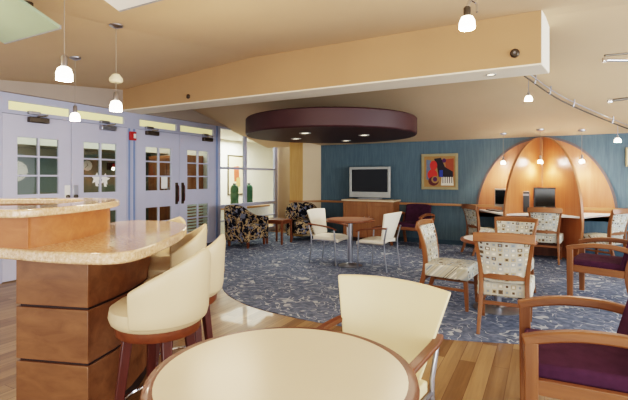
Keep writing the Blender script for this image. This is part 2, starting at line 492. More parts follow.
def door(n, y0, y1, hinge_left, handle_side, closer_y, closer_mat, latch=False, louvre=False):
    g = .004; a, b = y0+g, y1-g; w = b-a
    l0, l1 = a+.20*w, b-.20*w; mid = (l0+l1)/2
    us = [a, l0, mid-.013, mid+.013, l1, b]
    zs = [.012, .30, .57, .595, .86, 1.17, 1.42, 1.445, 1.69, 1.715, 1.965, 2.265]
    def hole(i, j): return i in (1,3) and j in (1,3,5,7,9)
    d = struct(MB().grid_panel(us, zs, hole, lambda u, z: (XL-.02, u, z), (.045,0,0)).build('door_%d' % n, M['door'], bevel=.003))
    for z0, z1, nm in ((1.17,1.965,'upper_pane'),(.30,.86,'lower_pane')):
        MB().box((XL-.003,mid,(z0+z1)/2),(.006,l1-l0,z1-z0)).build(nm, M['doorglass'], d)
    # closer: body on the door, arm and shoe on the head
    MB().box((XL+.065,closer_y,2.215),(.075,.27,.075)).build('closer_body', closer_mat, d, bevel=.01)
    MB().box((XL+.06,closer_y-.06,2.31),(.05,.16,.045)).build('closer_shoe', M['steel'], d, bevel=.006)
    MB().bar([(XL+.07,closer_y-.02,2.26),(XL+.16,closer_y+.05,2.275),(XL+.08,closer_y+.12,2.30)], .02, .012, (0,0,1)).build('closer_arm', M['bronze'], d)
    if handle_side:
        hy = b-.075 if handle_side > 0 else a+.075
        pl = MB().box((XL+.03,hy,1.10),(.012,.07,.42)).build('pull_plate', M['bronze'], d, bevel=.006)
        MB().tube(smooth_open([(XL+.03,hy,1.25),(XL+.075,hy,1.24),(XL+.085,hy,1.1),(XL+.075,hy,.96),(XL+.03,hy,.95)],5), .013).build('pull_bar', M['cherry'], pl)
    if latch:
        hy = b-.06 if latch > 0 else a+.06
        pl = MB().box((XL+.03,hy,1.17),(.012,.085,.24)).build('lock_plate', M['steel'] if latch < 0 else M['white'], d, bevel=.005)
        MB().lathe([(0,0),(.028,0),(.028,.03),(.014,.035),(0,.035)], n=16).build('lock_knob', M['bronze'], pl)
        kn = pl.children[0]; kn.location = (XL+.03,hy,1.12); kn.rotation_euler = (0,PI/2,0)
    if louvre:
        lv = MB()
        for k in range(9): pass
        for k in range(9):
            z = .33+k*.063
            MB().box((XL-.03,mid,z),(.012,l1-l0+.02,.036), Matrix.Rotation(-.25,3,'Y')).build('louvre_slat', M['paper'], d)
    return d
door(1, yA0, yA1, True, 0, 3.52, M['bronze'], latch=1)
door(2, yA1, yB1, False, 0, 4.62, M['steel'], latch=-1)
door(3, yC0, yC1, True, 1, 5.52, M['bronze'])
door(4, yC1, yD1, False, -1, 6.98, M['bronze'], louvre=True)

# glazed screen beside the doors
us = [7.36, 7.44, 8.30, 8.40, 9.62, 9.75]; zs = [0, .12, .42, .45, .72, .80, 1.60, 1.65, 2.50, 2.56]
wn = struct(MB().grid_panel(us, zs, lambda i, j: i in (1,3) and j in (1,3,5,7), lambda u, z: (XL-.03, u, z), (.06,0,0)).build('window_1', M['frame'], bevel=.004))
for y0, y1 in ((7.44,8.30),(8.40,9.62)):
    MB().box((XL,(y0+y1)/2,1.65),(.008,y1-y0,1.70)).build('upper_pane', M['glass'], wn)
    MB().box((XL,(y0+y1)/2,.42),(.008,y1-y0,.60)).build('lower_pane', M['glass'], wn)

# rooms beyond the doors and the screen
struct(MB().prism([(-8.6,1.5),(-8.5,1.5),(-8.5,7.4),(-8.6,7.4)], 0, 2.6).build('wall_hall', M['sage'], smooth=False))
struct(MB().prism([(-8.5,7.40),(-6.50,7.40),(-6.50,7.46),(-8.5,7.46)], 0, 2.6).build('wall_hall_divider', M['hallwhite'], smooth=False))
struct(MB().prism([(-8.6,7.4),(-8.5,7.4),(-8.5,13),(-8.6,13)], 0, 2.6).build('wall_hall_white', M['hallwhite'], smooth=False))
struct(MB().prism([(-8.5,12.8),(-5.4,12.8),(-5.4,12.9),(-8.5,12.9)], 0, 2.6).build('wall_hall_end', M['hallwhite'], smooth=False))
struct(MB().prism([(-8.6,1.5),(-6.47,1.5),(-6.47,9.9),(-5.3,9.9),(-5.3,12.9),(-8.6,12.9)], 2.56, 2.62).build('ceiling_hall', M['hallwhite'], smooth=False))
struct(MB().prism([(-8.5,1.6),(-7.9,1.6),(-7.9,7.4),(-8.5,7.4)], 1.98, 2.55).build('ceiling_hall_soffit', M['hallwhite'], smooth=False))
struct(MB().prism([(-8.5,1.5),(-6.47,1.5),(-6.47,1.6),(-8.5,1.6)], 0, 2.6).build('wall_hall_front', M['sage'], smooth=False))

# ------------------------------------------------------------------ things beyond the glass
def framed(name, label, cat, c, w, h, axis, fmat, bands, fw=.04, depth=.03):
    """flat framed picture; axis 'y': hangs on a wall facing -y; axis 'x': on a wall facing +x"""
    t = thing(name, label, cat, c, 0 if axis == 'y' else PI/2)
    us = [-w/2,-w/2+fw,w/2-fw,w/2]; zs = [-h/2,-h/2+fw,h/2-fw,h/2]
    MB().grid_panel(us, zs, lambda i, j: i == 1 and j == 1, lambda u, z: (u,0,z), (0,-depth,0)).build('picture_frame', fmat, t, bevel=.004)
    MB().box((0,-.008,0),(w-2*fw,.012,h-2*fw)).build('canvas', M['artpaper'], t)
    for k, (nm, poly, mat) in enumerate(bands):
        MB().slab([(x*(w/2-fw),-.0145-.0004*k,z*(h/2-fw)) for x, z in poly], (0,-.0006,0)).build(nm, mat, t, smooth=False)
    return t
def disc_poly(cx, cz, r, n=16, rz=None): return [(cx+r*math.cos(2*PI*k/n), cz+(rz or r)*math.sin(2*PI*k/n)) for k in range(n)]

framed('hall_picture', 'tall framed print on the white hall wall seen through the glass screen', 'picture', (-8.497,10.7,1.49), .85, 1.24, 'x', M['darkframe'],
       [('red_field', [(-.3,-.35),(.35,-.35),(.3,.5),(-.35,.45)], flat('print_red', (196,96,72))), ('tan_field', [(-.1,-.7),(.5,-.6),(.45,-.1),(0,-.15)], flat('print_tan', (196,166,112)))], .04)
t = thing('wall_clock', 'round white clock on the green hall wall seen through the second door', 'clock', (-8.498,5.72,1.66), 0)
o = MB().lathe([(0,0),(.105,0),(.11,.02),(.098,.03),(0,.03)], n=28).build('clock_face', M['paper'], t); o.rotation_euler = (0,PI/2,0)
for ang, ln in ((.3,.05),(2.2,.075)):
    MB().box((.033,-math.sin(ang)*ln/2,math.cos(ang)*ln/2),(.004,.008,ln), Matrix.Rotation(ang,3,'X')).build('clock_hand', M['black'], t)
t = thing('wall_notice', 'small red and black notice on the green hall wall right of the clock', 'notice', (-8.498,6.32,1.66), 0)
MB().box((.01,0,0),(.02,.26,.16)).build('board', M['black'], t); MB().box((.022,.06,.01),(.006,.12,.1)).build('red_panel', M['red'], t)
# counter behind the screen with two green bottles
t = thing('hall_counter', 'low wooden counter behind the glass screen', 'counter', (-6.95,9.0,0), 0)
MB().box((0,0,.65),(.6,1.7,.05)).build('worktop', M['rail'], t, bevel=.006)
MB().box((0,0,.32),(.54,1.62,.62)).build('cabinet_body', M['white'], t, bevel=.006)
bt = thing('water_bottle', 'tall green bottle on the hall counter, left of the window mullion', 'bottle', (-6.9,8.62,.675), 0, 'green bottles behind the glass screen')
MB().lathe([(0,0),(.095,0),(.105,.02),(.105,.15),(.098,.17),(.105,.19),(.105,.33),(.098,.35),(.105,.37),(.105,.47),(.08,.53),(.04,.555),(0,.555)], n=24).build('bottle_body', M['green'], bt)
MB().lathe([(0,.552),(.042,.552),(.042,.59),(0,.592)], n=16).build('bottle_cap', M['tealbase'], bt)
dup(bt, (-6.9,9.22,.675), .4, 'tall green bottle on the hall counter, right of the window mullion')
# brown cabinet added behind the third door to supply its orange reflection
t = thing('reflection_cabinet', 'added orange brown cabinet standing in for the wood reflection in the third door', 'cabinet', (-7.40,7.14,0), -PI/2)
MB().box((0,0,.95),(.5,1.2,1.9)).build('cabinet_body', M['ply'], t, bevel=.01)
for s in (-1,1):
    d = MB().box((.26,s*.295,.97),(.02,.57,1.75)).build('cabinet_door', M['beech'], t, bevel=.006)
    MB().box((.285,s*.06,1.1),(.02,.02,.2)).build('door_handle', M['steel'], d)
# decorations on door panes
def star(c, r, label):
    t = thing('paper_star', label, 'decoration', c, 0)
    pts = []
    for k in range(10):
        q = r if k % 2 == 0 else r*.46
        pts.append((0, q*math.sin(2*PI*k/10+.15), q*math.cos(2*PI*k/10+.15)))
    MB().slab(pts, (.003,0,0)).build('star_body', M['paper'], t, smooth=False)
    MB().slab([(0,-.02,-r*.5),(0,.02,-r*.5),(0,.035,-r*1.25),(0,-.01,-r*1.2)], (.003,0,0)).build('star_tail', M['paper'], t, smooth=False)
star((XL+.003,4.45,1.39), .10, 'white paper star on the second door pane, left one')
star((XL+.003,4.60,1.38), .10, 'white paper star on the second door pane, right one')
tag(MB().slab([(XL+.003,5.78,1.2),(XL+.003,5.93,1.2),(XL+.003,5.93,1.42),(XL+.003,5.78,1.42)], (.002,0,0)).build('paper_notice', M['paper'], smooth=False), 'white sheet of paper taped inside the third door pane', 'paper')

# alarm on the post
t = thing('fire_alarm', 'red fire alarm box on the post between the door pairs', 'alarm', (XL+.040,5.1,2.13), 0)
MB().box((.02,0,0),(.04,.13,.15)).build('alarm_box', M['red'], t, bevel=.008)
MB().box((.045,.025,0),(.02,.045,.08)).build('strobe_lens', M['white'], t, bevel=.006)

# ------------------------------------------------------------------ bar
bar = thing('bar_counter', 'curved two tier bar with granite tops and maple base', 'bar', W(-1.45,2.8), 0)
org = bar.location
def loc2(pts): return [(W(X,Z)-org)[:2] for X, Z in pts]
def rnd(pts, n=6): return [(p.x,p.y) for p in smooth_closed(loc2(pts), n)]
base = [(-1.677,2.42),(-1.23,2.34),(-1.185,2.55),(-1.165,2.75),(-1.17,2.95),(-1.2,3.15),(-1.28,3.38),(-1.60,3.45),(-1.66,3.0)]
for k, (z0, z1) in enumerate(((.075,.372),(.387,.677),(.692,.978))):
    MB().prism(loc2(base), z0, z1).build('base_panel', M['barwood'], bar, bevel=.003)
cx = sum(p[0] for p in base)/len(base); cz = sum(p[1] for p in base)/len(base)
MB().prism(loc2([(cx+(X-cx)*.95, cz+(Z-cz)*.97) for X, Z in base]), .006, .974).build('base_core', M['bardark'], bar)
lower = [(-2.5,2.30),(-1.9,2.27),(-1.635,2.235),(-1.40,2.15),(-1.225,2.10),(-1.03,2.075),(-.93,2.12),(-.885,2.25),(-.875,2.55),(-.90,2.95),(-.96,3.25),(-1.04,3.45),(-1.2,3.62),(-1.45,3.70),(-1.62,3.66),(-1.68,3.3),(-1.68,2.75),(-1.75,2.62),(-2.1,2.6),(-2.5,2.62)]
MB().prism(rnd(lower,4), .978, 1.036).build('lower_counter', M['granite'], bar, bevel=.012, seg=3)
rl = [(-2.45,2.36),(-1.9,2.30),(-1.52,2.225),(-1.47,2.24),(-1.425,2.45),(-1.41,2.65),(-1.42,2.85),(-1.455,3.06),(-1.56,3.24),(-1.75,3.34),(-2.05,3.36),(-2.4,3.3)]
ro = smooth_open([(*p,0) for p in loc2(rl)], 5)
ri = [p + Vector((0,0,0)) for p in ro]
rm = MB()
inner = []
for i, p in enumerate(ro):
    t = (ro[min(i+1,len(ro)-1)] - ro[max(i-1,0)]).normalized()
    inner.append(p + Vector((-t.y, t.x, 0))*.045)
# keep the offset on the inner side of the curl
rm.prism([(p.x,p.y) for p in ro] + [(p.x,p.y) for p in inner[::-1]], 1.036, 1.20)
rm.build('upper_riser', wood('bar_riser_veneer', (160,96,54), (190,126,78), 'x', 6), bar)
uo = [(-2.5,2.28),(-1.95,2.22),(-1.55,2.13),(-1.44,2.16),(-1.365,2.40),(-1.335,2.65),(-1.345,2.88),(-1.40,3.10),(-1.54,3.30),(-1.75,3.41),(-2.05,3.43),(-2.42,3.37)]
ui = [(-2.40,3.20),(-2.08,3.24),(-1.80,3.20),(-1.66,3.10),(-1.575,2.92),(-1.56,2.70),(-1.60,2.52),(-1.75,2.45),(-2.0,2.48),(-2.5,2.54)]
so = smooth_open([(*p,0) for p in loc2(uo)], 5); si = smooth_open([(*p,0) for p in loc2(ui)], 5)
MB().prism([(p.x,p.y) for p in so+si], 1.20, 1.243).build('upper_counter', M['granite'], bar, bevel=.010, seg=3)

# ------------------------------------------------------------------ bar stools
def make_stool(label, loc, rz):
    t = thing('bar_stool', label, 'bar stool', loc, rz, 'barrel back stools at the bar')
    MB().lathe([(0,.655),(.215,.655),(.234,.67),(.244,.70),(.238,.74),(.20,.766),(.1,.777),(0,.78)], n=36).build('seat', M['cream'], t)
    MB().lathe([(0,.605),(.205,.605),(.212,.615),(.212,.657),(0,.657)], n=36).build('seat_ring', M['ringwood'], t)
    R, T = .252, .042
    def fn(u, v, k):
        a = (u-.5)*2*math.radians(92)
        q = abs(a)/math.radians(92)
        top = 1.04 - .165*(q**1.3) - .015*q
        bot = .675
        z = bot + (top-bot)*v
        flare = .022*v*(1-q*.5)
        r = (R if k else R-T) + flare
        if v == 0 or v == 1: r += (-.008 if k else .008)
        return (r*math.sin(a), -r*math.cos(a), z)
    MB().shell(fn, 30, 8).build('backrest', M['cream'], t, bevel=.012, seg=3)
    for i in range(4):
        a = PI/4 + i*PI/2
        p0 = Vector((.15*math.cos(a), .15*math.sin(a), .62)); p1 = Vector((.23*math.cos(a), .23*math.sin(a), 0))
        MB().bar([p0, p0.lerp(p1,.5), p1], .042, .042, (math.cos(a), math.sin(a), 0), [1.15,1,.8]).build('leg', M['cherry'], t, bevel=.004)
    MB().tube([(.182*math.cos(2*PI*k/28), .182*math.sin(2*PI*k/28), .24) for k in range(28)], .010, 8, closed=True, ref=(0,0,1)).build('foot_ring', M['chrome'], t)
    return t
def wrot(X, Z):
    d = WD(X, Z); return face(d.x, d.y)
st = make_stool('cream barrel bar stool nearest the viewer, between bar and round table', W(-.815,2.26,0), wrot(-1,.22))
dup(st, W(-.845,2.775,0), wrot(-1,.0), 'second cream bar stool along the bar, mostly hidden behind the nearest stool')
dup(st, W(-1.10,3.31,0), wrot(-1,-.35), 'third cream bar stool along the bar, its inner back showing')
dup(st, W(-1.41,3.82,0), wrot(-.6,-.8), 'farthest cream bar stool at the rounded end of the counter')

# ------------------------------------------------------------------ tables
def round_table(label, loc, r, rim_mat, top_mat, group=None, base_r=.24, zt=.75, rim=.035):
    t = thing('round_table', label, 'table', loc, 0, group)
    MB().lathe([(0,zt-.035),(r-.03,zt-.035),(r-.006,zt-.03),(r,zt-.018),(r-.004,zt-.003),(r-.012,zt),(r-rim,zt-.0005),(0,zt-.0005)], n=64).build('table_edge', rim_mat, t)
    MB().lathe([(0,zt-.004),(r-rim,zt-.004),(r-rim,zt+.0012),(0,zt+.0012)], n=64).build('table_top', top_mat, t)
    MB().lathe([(0,zt-.065),(.11,zt-.065),(.11,zt-.035),(0,zt-.035)], n=24).build('mounting_plate', M['black'], t)
    MB().lathe([(0,.03),(.038,.03),(.038,zt-.06),(0,zt-.06)], n=20).build('column', M['steel'], t)
    MB().lathe([(0,.006),(base_r,.006),(base_r,.016),(base_r*.8,.026),(.07,.04),(.05,.06),(0,.06)], n=40).build('base', M['steel'], t)
    return t
round_table('large round table with cream top and wooden edge in the foreground', W(-.104,1.445,0), .447, M['cherrylight'], M['laminate'], base_r=.26)
round_table('small round brown topped table between two white armchairs', (-2.72,6.30,0), .385, M['cherrylight'], wood('brown_table_top', (140,92,66), (176,128,98), 'x'), base_r=.19)
round_table('small round white topped table among the patterned chairs', (-.44,4.97,0), .38, M['cherrylight'], M['desk'], base_r=.25)

# ------------------------------------------------------------------ cream armchair with metal legs
def make_arm_chair(label, loc, rz, mat):
    t = thing('metal_leg_armchair', label, 'armchair', loc, rz, 'cream armchairs with metal legs')
    # seat pad
    def seat(u, v, k):
        x = (u-.5)*.47*(1-.04*(1-v)); y = -.21+.45*v
        z = .445 + (.03 if k else -.025) - .018*(1-math.cos((u-.5)*PI*.9)) - (.035*max(0,v-.75)/.25)**1
        return (x, y, z)
    MB().shell(seat, 10, 10).build('seat', mat, t, bevel=.01)
    def back(u, v, k):
        s = (u-.5)*2
        w = .205 + .108*v
        y = -.225 - .10*v + .055*s*s + (.012 if k else -.014)
        z = .47 + .40*v + .012*v*(1-s*s)
        return (s*w, y, z)
    MB().shell(back, 14, 8).build('backrest', mat, t, bevel=.01, seg=3)
    for s in (-1,1):
        MB().tube([(s*.245,.21,.0),(s*.25,.20,.3),(s*.255,.185,.59)], .0125, 10).build('leg', M['steel'], t)
        MB().tube([(s*.235,-.275,0),(s*.235,-.235,.3),(s*.235,-.235,.46),(s*.25,-.275,.64),(s*.235,-.29,.66)], .0125, 10).build('leg', M['steel'], t)
        arm = smooth_open([(s*.255,.225,.572),(s*.262,.15,.605),(s*.272,-.02,.635),(s*.268,-.19,.648),(s*.25,-.285,.652)], 5)
        MB().bar(arm, .042, .024, (1,0,0)).build('arm', M['cherrylight'], t, bevel=.006)
        MB().tube([(s*.24,.2,.40),(s*.236,-.24,.40)], .010, 8).build('side_rail', M['steel'], t)
    MB().tube([(-.24,.2,.40),(.24,.2,.40)], .010, 8).build('front_rail', M['steel'], t)
    return t
M['butter'] = plain('butter_cream_vinyl', (232,216,176), .4, var=.03, nscale=3)
jc = make_arm_chair('cream armchair in the foreground facing the large round table', W(.222,1.96,0), wrot(-.60,-.80), M['butter'])
M['creamwhite'] = M['creamwhite']
kc = make_arm_chair('white armchair left of the brown cafe table, facing right', (-3.12,6.40,0), face(1,.0), M['creamwhite'])
dup(kc, (-2.30,6.37,0), face(-1,.12), 'white armchair right of the brown cafe table, facing left')

# ------------------------------------------------------------------ patterned side chair
def make_side_chair(label, loc, rz):
    t = thing('side_chair', label, 'chair', loc, rz, 'wooden side chairs with square patterned fabric')
    def seat(u, v, k):
        s = (u-.5)*2; w = .225+.03*v
        y = -.235+.475*v
        top = .455+.022*(1-s*s*.7)*(1-(2*v-1)**4*.5)
        return (s*w, y, top if k else .325)
    MB().shell(seat, 10, 10).build('seat', M['retro'], t, bevel=.018, seg=3)
    def back(u, v, k):
        s = (u-.5)*2; w = .165+.055*v
        y = -.232-.075*v**1.4 - .022*(1-s*s) + (.03 if k else -.014)
        return (s*w, y, .46+.40*v)
    MB().shell(back, 10, 10).build('backrest', M['retro'], t, bevel=.008)
    for s in (-1,1):
        path = smooth_open([(s*.205,-.36,0),(s*.198,-.295,.17),(s*.19,-.245,.36),(s*.19,-.235,.50),(s*.21,-.26,.70),(s*.238,-.315,.885)], 5)
        n = len(path)
        MB().bar(path, .034, .046, (1,0,0), [(.85+.25*math.sin(PI*i/(n-1)),.8+.35*math.sin(PI*i/(n-1))) for i in range(n)]).build('leg', M['beech'], t, bevel=.005)
        MB().bar([(s*.215,.205,.34),(s*.215,.212,.17),(s*.212,.218,0)], .042, .042, (1,0,0), [1.05,.95,.72]).build('leg', M['beech'], t, bevel=.005)
        MB().bar([(s*.205,-.275,.215),(s*.212,.21,.215)], .018, .028, (1,0,0)).build('side_stretcher', M['beechy'], t, bevel=.003)
    # crest rail, bowed and slightly crowned
    cr = smooth_open([(-.252,-.318,.865),(-.14,-.342,.874),(0,-.350,.878),(.14,-.342,.874),(.252,-.318,.865)], 5)
    MB().bar(cr, .085, .026, (0,.25,1)).build('crest_rail', M['beechx'], t, bevel=.007)
    mr = smooth_open([(-.186,-.238,.515),(0,-.275,.515),(.186,-.238,.515)], 6)
    MB().bar(mr, .05, .022, (0,0,1)).build('middle_rail', M['beechx'], t, bevel=.004)
    MB().bar([(-.197,-.27,.275),(.197,-.27,.275)], .032, .02, (0,0,1)).build('rear_stretcher', M['beechx'], t, bevel=.003)
    return t
sc = make_side_chair('patterned wooden chair seen from behind, nearest the viewer at the white table', (-.33,4.45,0), face(-.03,1))
dup(sc, (-.91,4.95,0), face(1,-.10), 'patterned wooden chair left of the white table, seen from the side')
dup(sc, (-.37,5.56,0), face(-.18,-1), 'patterned wooden chair beyond the white table, half hidden by the nearest one')
dup(sc, (.02,8.30,0), face(.06,1), 'patterned wooden chair pulled up to the middle computer bay')
dup(sc, (-.97,8.50,0), face(.80,.60), 'patterned wooden chair turned to the left bay of the dome')
dup(sc, (.83,8.50,0), face(-.8,.6), 'patterned wooden chair turned to the right bay of the dome')

# ------------------------------------------------------------------ plum armchairs
def make_plum(label, loc, rz):
    t = thing('plum_armchair', label, 'armchair', loc, rz, 'wooden armchairs with plum upholstery')
    def seat(u, v, k):
        s = (u-.5)*2; y = -.22+.50*v
        return (s*.285, y, (.475+.022*(1-s*s)*(1-(2*v-1)**2*.6)) if k else .375)
    MB().shell(seat, 10, 8).build('seat', M['purple'], t, bevel=.02, seg=3)
    def back(u, v, k):
        s = (u-.5)*2
        y = -.215-.11*v - .025*(1-s*s) + (.05 if k else -.02)
        return (s*(.29-.012*v), y, .40+.45*v - .02*s*s*v)
    MB().shell(back, 10, 8).build('backrest', M['purple'], t, bevel=.02, seg=3)
    for s in (-1,1):
        x = s*.325
        MB().bar([(x,.275,0),(x,.275,.35),(x,.275,.60)], .055, .062, (1,0,0), [.85,1,1]).build('front_leg', M['beech'], t, bevel=.006)
        MB().bar(smooth_open([(x,-.34,0),(x,-.27,.25),(x,-.26,.42),(x,-.30,.58)],4), .05, .055, (1,0,0)).build('rear_leg', M['beech'], t, bevel=.006)
        arm = smooth_open([(x,.312,.60),(x,.20,.632),(x,.05,.655),(x,-.12,.655),(x,-.26,.63),(x,-.33,.605)], 5)
        MB().bar(arm, .056, .052, (1,0,0)).build('arm', M['beechy'], t, bevel=.010)
        MB().bar([(x,.26,.385),(x,-.25,.375)], .036, .075, (1,0,0)).build('side_rail', M['beechy'], t, bevel=.004)
    MB().bar([(-.30,.275,.375),(.30,.275,.375)], .065, .03, (0,0,1)).build('front_rail', M['beechx'], t, bevel=.004)
    MB().bar([(-.30,-.255,.375),(.30,-.255,.375)], .065, .03, (0,0,1)).build('back_rail', M['beechx'], t, bevel=.004)
    return t
pc = make_plum('plum armchair nearest the viewer at the lower right, on the wood floor', (.19,2.71,0), face(-1,-.08))
dup(pc, (.60,5.92,0), face(-.97,.24), 'plum armchair standing on the carpet in front of the dome bays')
dup(pc, (-2.42,8.82,0), face(-.2,-.98), 'plum armchair against the blue wall beside the television cabinet')
dup(pc, (1.36,7.30,0), face(-1,.0), 'plum armchair at the right edge behind another, only its arm showing')

# ------------------------------------------------------------------ dark leaf lounge chairs
def make_lounge(label, loc, rz):
    t = thing('lounge_chair', label, 'armchair', loc, rz, 'dark leaf patterned lounge chairs')
    def seat(u, v, k):
        s = (u-.5)*2; y = -.22+.56*v
        return (s*.235, y, (.43+.04*(1-s*s)*(1-(2*v-1)**4)) if k else .16)
    MB().shell(seat, 8, 8).build('seat_cushion', M['leaf'], t, bevel=.03, seg=3)
    def wrap(u, v, k):
        a = (u-.5)*2; th = abs(a)
        # plan: a horseshoe
        if th < .5:
            ang = a/.5*(PI/2); cx, cy = .36*math.sin(ang), -.02-.36*math.cos(ang); nx, ny = math.sin(ang), -math.cos(ang)
        else:
            cx = .36*(1 if a > 0 else -1); cy = -.02+(th-.5)/.5*.34; nx, ny = (1 if a > 0 else -1), 0
        top = .60 + .235*(1/(1+math.exp((th-.36)*16)))
        z = .13+(top-.13)*v
        fl = .03*v
        off = (.03+fl) if k else (-.075+fl*.2)
        if v > .99: off += -.022 if k else .022
        return (cx+nx*off, cy+ny*off, z)
    MB().shell(wrap, 36, 8).build('wrap_back', M['leaf'], t, bevel=.02, seg=3)
    for x, y in ((-.3,.27),(.3,.27),(-.22,-.24),(.22,-.24)):
        MB().bar([(x,y,.17),(x,y,0)], .055, .055, (1,0,0), [1,.65]).build('leg', M['cherrylight'], t, bevel=.004)
    return t
lc = make_lounge('dark leaf patterned lounge chair left of the small side table by the glass', (-5.46,7.17,0), face(1,.05))
dup(lc, (-4.84,8.50,0), face(.62,-.78), 'dark leaf patterned lounge chair right of the side table, in front of the beige corner')
t = thing('side_table', 'small wooden side table between the two dark lounge chairs', 'side table', (-5.02,7.78,0), face(1,.0))
MB().box((0,0,.50),(.42,.42,.035)).build('table_top', M['cherrylight'], t, bevel=.006)
for x in (-.185,.185):
    for y in (-.185,.185): MB().bar([(x,y,.485),(x,y,.006)], .04, .04, (1,0,0), [1,.8]).build('leg', M['cherrylight'], t, bevel=.003)
MB().box((0,0,.455),(.34,.34,.05)).build('apron', M['cherrylight'], t)

# ------------------------------------------------------------------ television and cabinet
t = thing('media_cabinet', 'low maple cabinet with two doors under the television', 'cabinet', (-3.41,9.05,0), 0)
MB().box((0,0,.49),(1.16,.46,.80)).build('cabinet_body', M['cab'], t, bevel=.005)
MB().box((0,-.01,.905),(1.22,.50,.035)).build('cabinet_top', M['beige'], t, bevel=.006)
MB().box((0,.01,.05),(1.10,.42,.09)).build('plinth', M['bardark'], t)
for s in (-1,1):
    d = MB().grid_panel([s*.29-.275,s*.29-.2,s*.29+.2,s*.29+.275],[.11,.19,.79,.87], lambda i,j: i==1 and j==1, lambda u,z: (u,-.23,z), (0,-.02,0)).build('cabinet_door', M['cab'], t, bevel=.004)
    MB().box((s*.29,-.234,.49),(.41,.008,.61)).build('door_panel', M['cab'], d)
    MB().tube([(s*.055,-.25,.56),(s*.055,-.275,.55),(s*.055,-.275,.45),(s*.055,-.25,.44)], .006, 8).build('door_handle', M['steel'], d)
t = thing('television', 'silver framed flat television on the maple cabinet', 'television', (-3.44,9.06,.9225), 0)
w, h = .96, .68
MB().box((0,.0,.02),(.5,.24,.035)).build('stand', M['greyplastic'], t, bevel=.01)
MB().box((0,.02,.05),(.3,.08,.06)).build('stand_neck', M['greyplastic'], t)
MB().grid_panel([-w/2,-w/2+.055,w/2-.055,w/2],[.045,.17,h-.01,h+.045], lambda i,j: i==1 and j==1, lambda u,z: (u,.02,z), (0,-.075,0)).build('bezel', M['silver'], t, bevel=.01)
MB().box((0,-.03,.42),(w-.1,.012,.51)).build('screen', M['screen'], t)
MB().box((0,.06,.38),(w*.8,.09,.56)).build('back_shell', M['black'], t, bevel=.02)

# ------------------------------------------------------------------ pictures on the back wall
arc = [(math.cos(a)*.38-.30, math.sin(a)*.85+.1) for a in [PI/2+k*PI/10 for k in range(11)]]
framed('abstract_painting', 'square abstract painting in a silver frame on the blue wall', 'painting', (-1.965,YB-.002,1.535), .76, .76, 'y', M['gilt'], [
    ('tan_ground', [(-1,-1),(1,-1),(1,1),(-1,1)], flat('paint_tan', (158,122,74))),
    ('blue_band', [(-.85,-.5),(-.6,-.6),(-.55,.75),(-.85,.8)], flat('paint_bluegrey', (96,112,136))),
    ('orange_field', [(.45,-.2),(.9,-.3),(.9,.85),(.35,.8)], flat('paint_rust', (150,72,44))),
    ('black_shape', [(-.35,.85),(.1,.9),(.35,.3),(.85,.0),(.85,-.35),(-.05,-.35),(-.15,.3)], flat('paint_black', (30,24,36))),
    ('red_form_lower', disc_poly(-.45,-.2,.32,18,.36), flat('paint_red', (196,52,44))),
    ('red_form_upper', disc_poly(-.38,.40,.24,18,.32), flat('paint_red', (196,52,44))),
    ('dark_ring', disc_poly(-.38,-.62,.34,18,.3), flat('paint_maroon', (84,30,40))),
    ('tan_ring', disc_poly(-.28,-.52,.24,18,.24), flat('paint_tan', (158,122,74))),
    ('plum_disc', disc_poly(-.28,-.5,.14,14,.15), flat('paint_plum', (76,34,84))),
    ('blue_square', [(.0,-.35),(.22,-.35),(.22,.1),(.0,.1)], flat('paint_blue', (44,64,150))),
    ('white_keys', [(.1,-.9),(.9,-.9),(.85,-.35),(.15,-.35)], flat('paint_white', (226,220,206))),
    ] + [('dark_key', [(.2+.14*k,-.75),(.25+.14*k,-.75),(.25+.14*k,-.35),(.2+.14*k,-.35)], flat('paint_black', (30,24,36))) for k in range(5)]
      + [('plum_spot', disc_poly(.30,.72,.13,14,.14), flat('paint_plum', (76,34,84)))], .055)
framed('small_picture', 'small pale framed picture on the blue wall right of the dome', 'picture', (1.46,YB-.002,1.77), .40, .34, 'y', M['gilt'],
       [('pale_field', [(-.6,-.6),(.6,-.6),(.6,.6),(-.6,.6)], flat('paint_white', (226,220,206)))], .03)

# ------------------------------------------------------------------ dome of computer bays
DX, RD, ZT = -.04, 1.175, 2.165
dm = thing('computer_dome', 'quarter dome of plywood computer bays against the blue wall', 'workstation', (DX,YB,0), 0)
def arc_r(z):
    zz = (z-.62)/(ZT-.62)
    return RD*math.sqrt(max(0, 1-max(0,zz)**2.0)) if zz > 0 else RD
prof = [(arc_r(.62+(ZT-.62)*math.sin(k/22*PI/2)), .62+(ZT-.62)*math.sin(k/22*PI/2)) for k in range(23)]
pts = [(RD,-.03,.70)] + [(r,-.03,z) for r, z in prof] + [(-r,-.03,z) for r, z in prof[::-1][1:]] + [(-RD,-.03,.70)]
MB().slab(pts, (0,.029,0)).build('back_panel', M['ply'], dm, smooth=False)
tr = [(RD+.01,-.022,.70)] + [(r+.008,-.022,z) for r, z in prof] + [(-r-.008,-.022,z) for r, z in prof[::-1][1:]] + [(-RD-.01,-.022,.70)]
MB().bar(tr, .026, .042, (0,1,0)).build('arch_trim', plain('arch_trim_grey', (92,84,84), .5), dm)
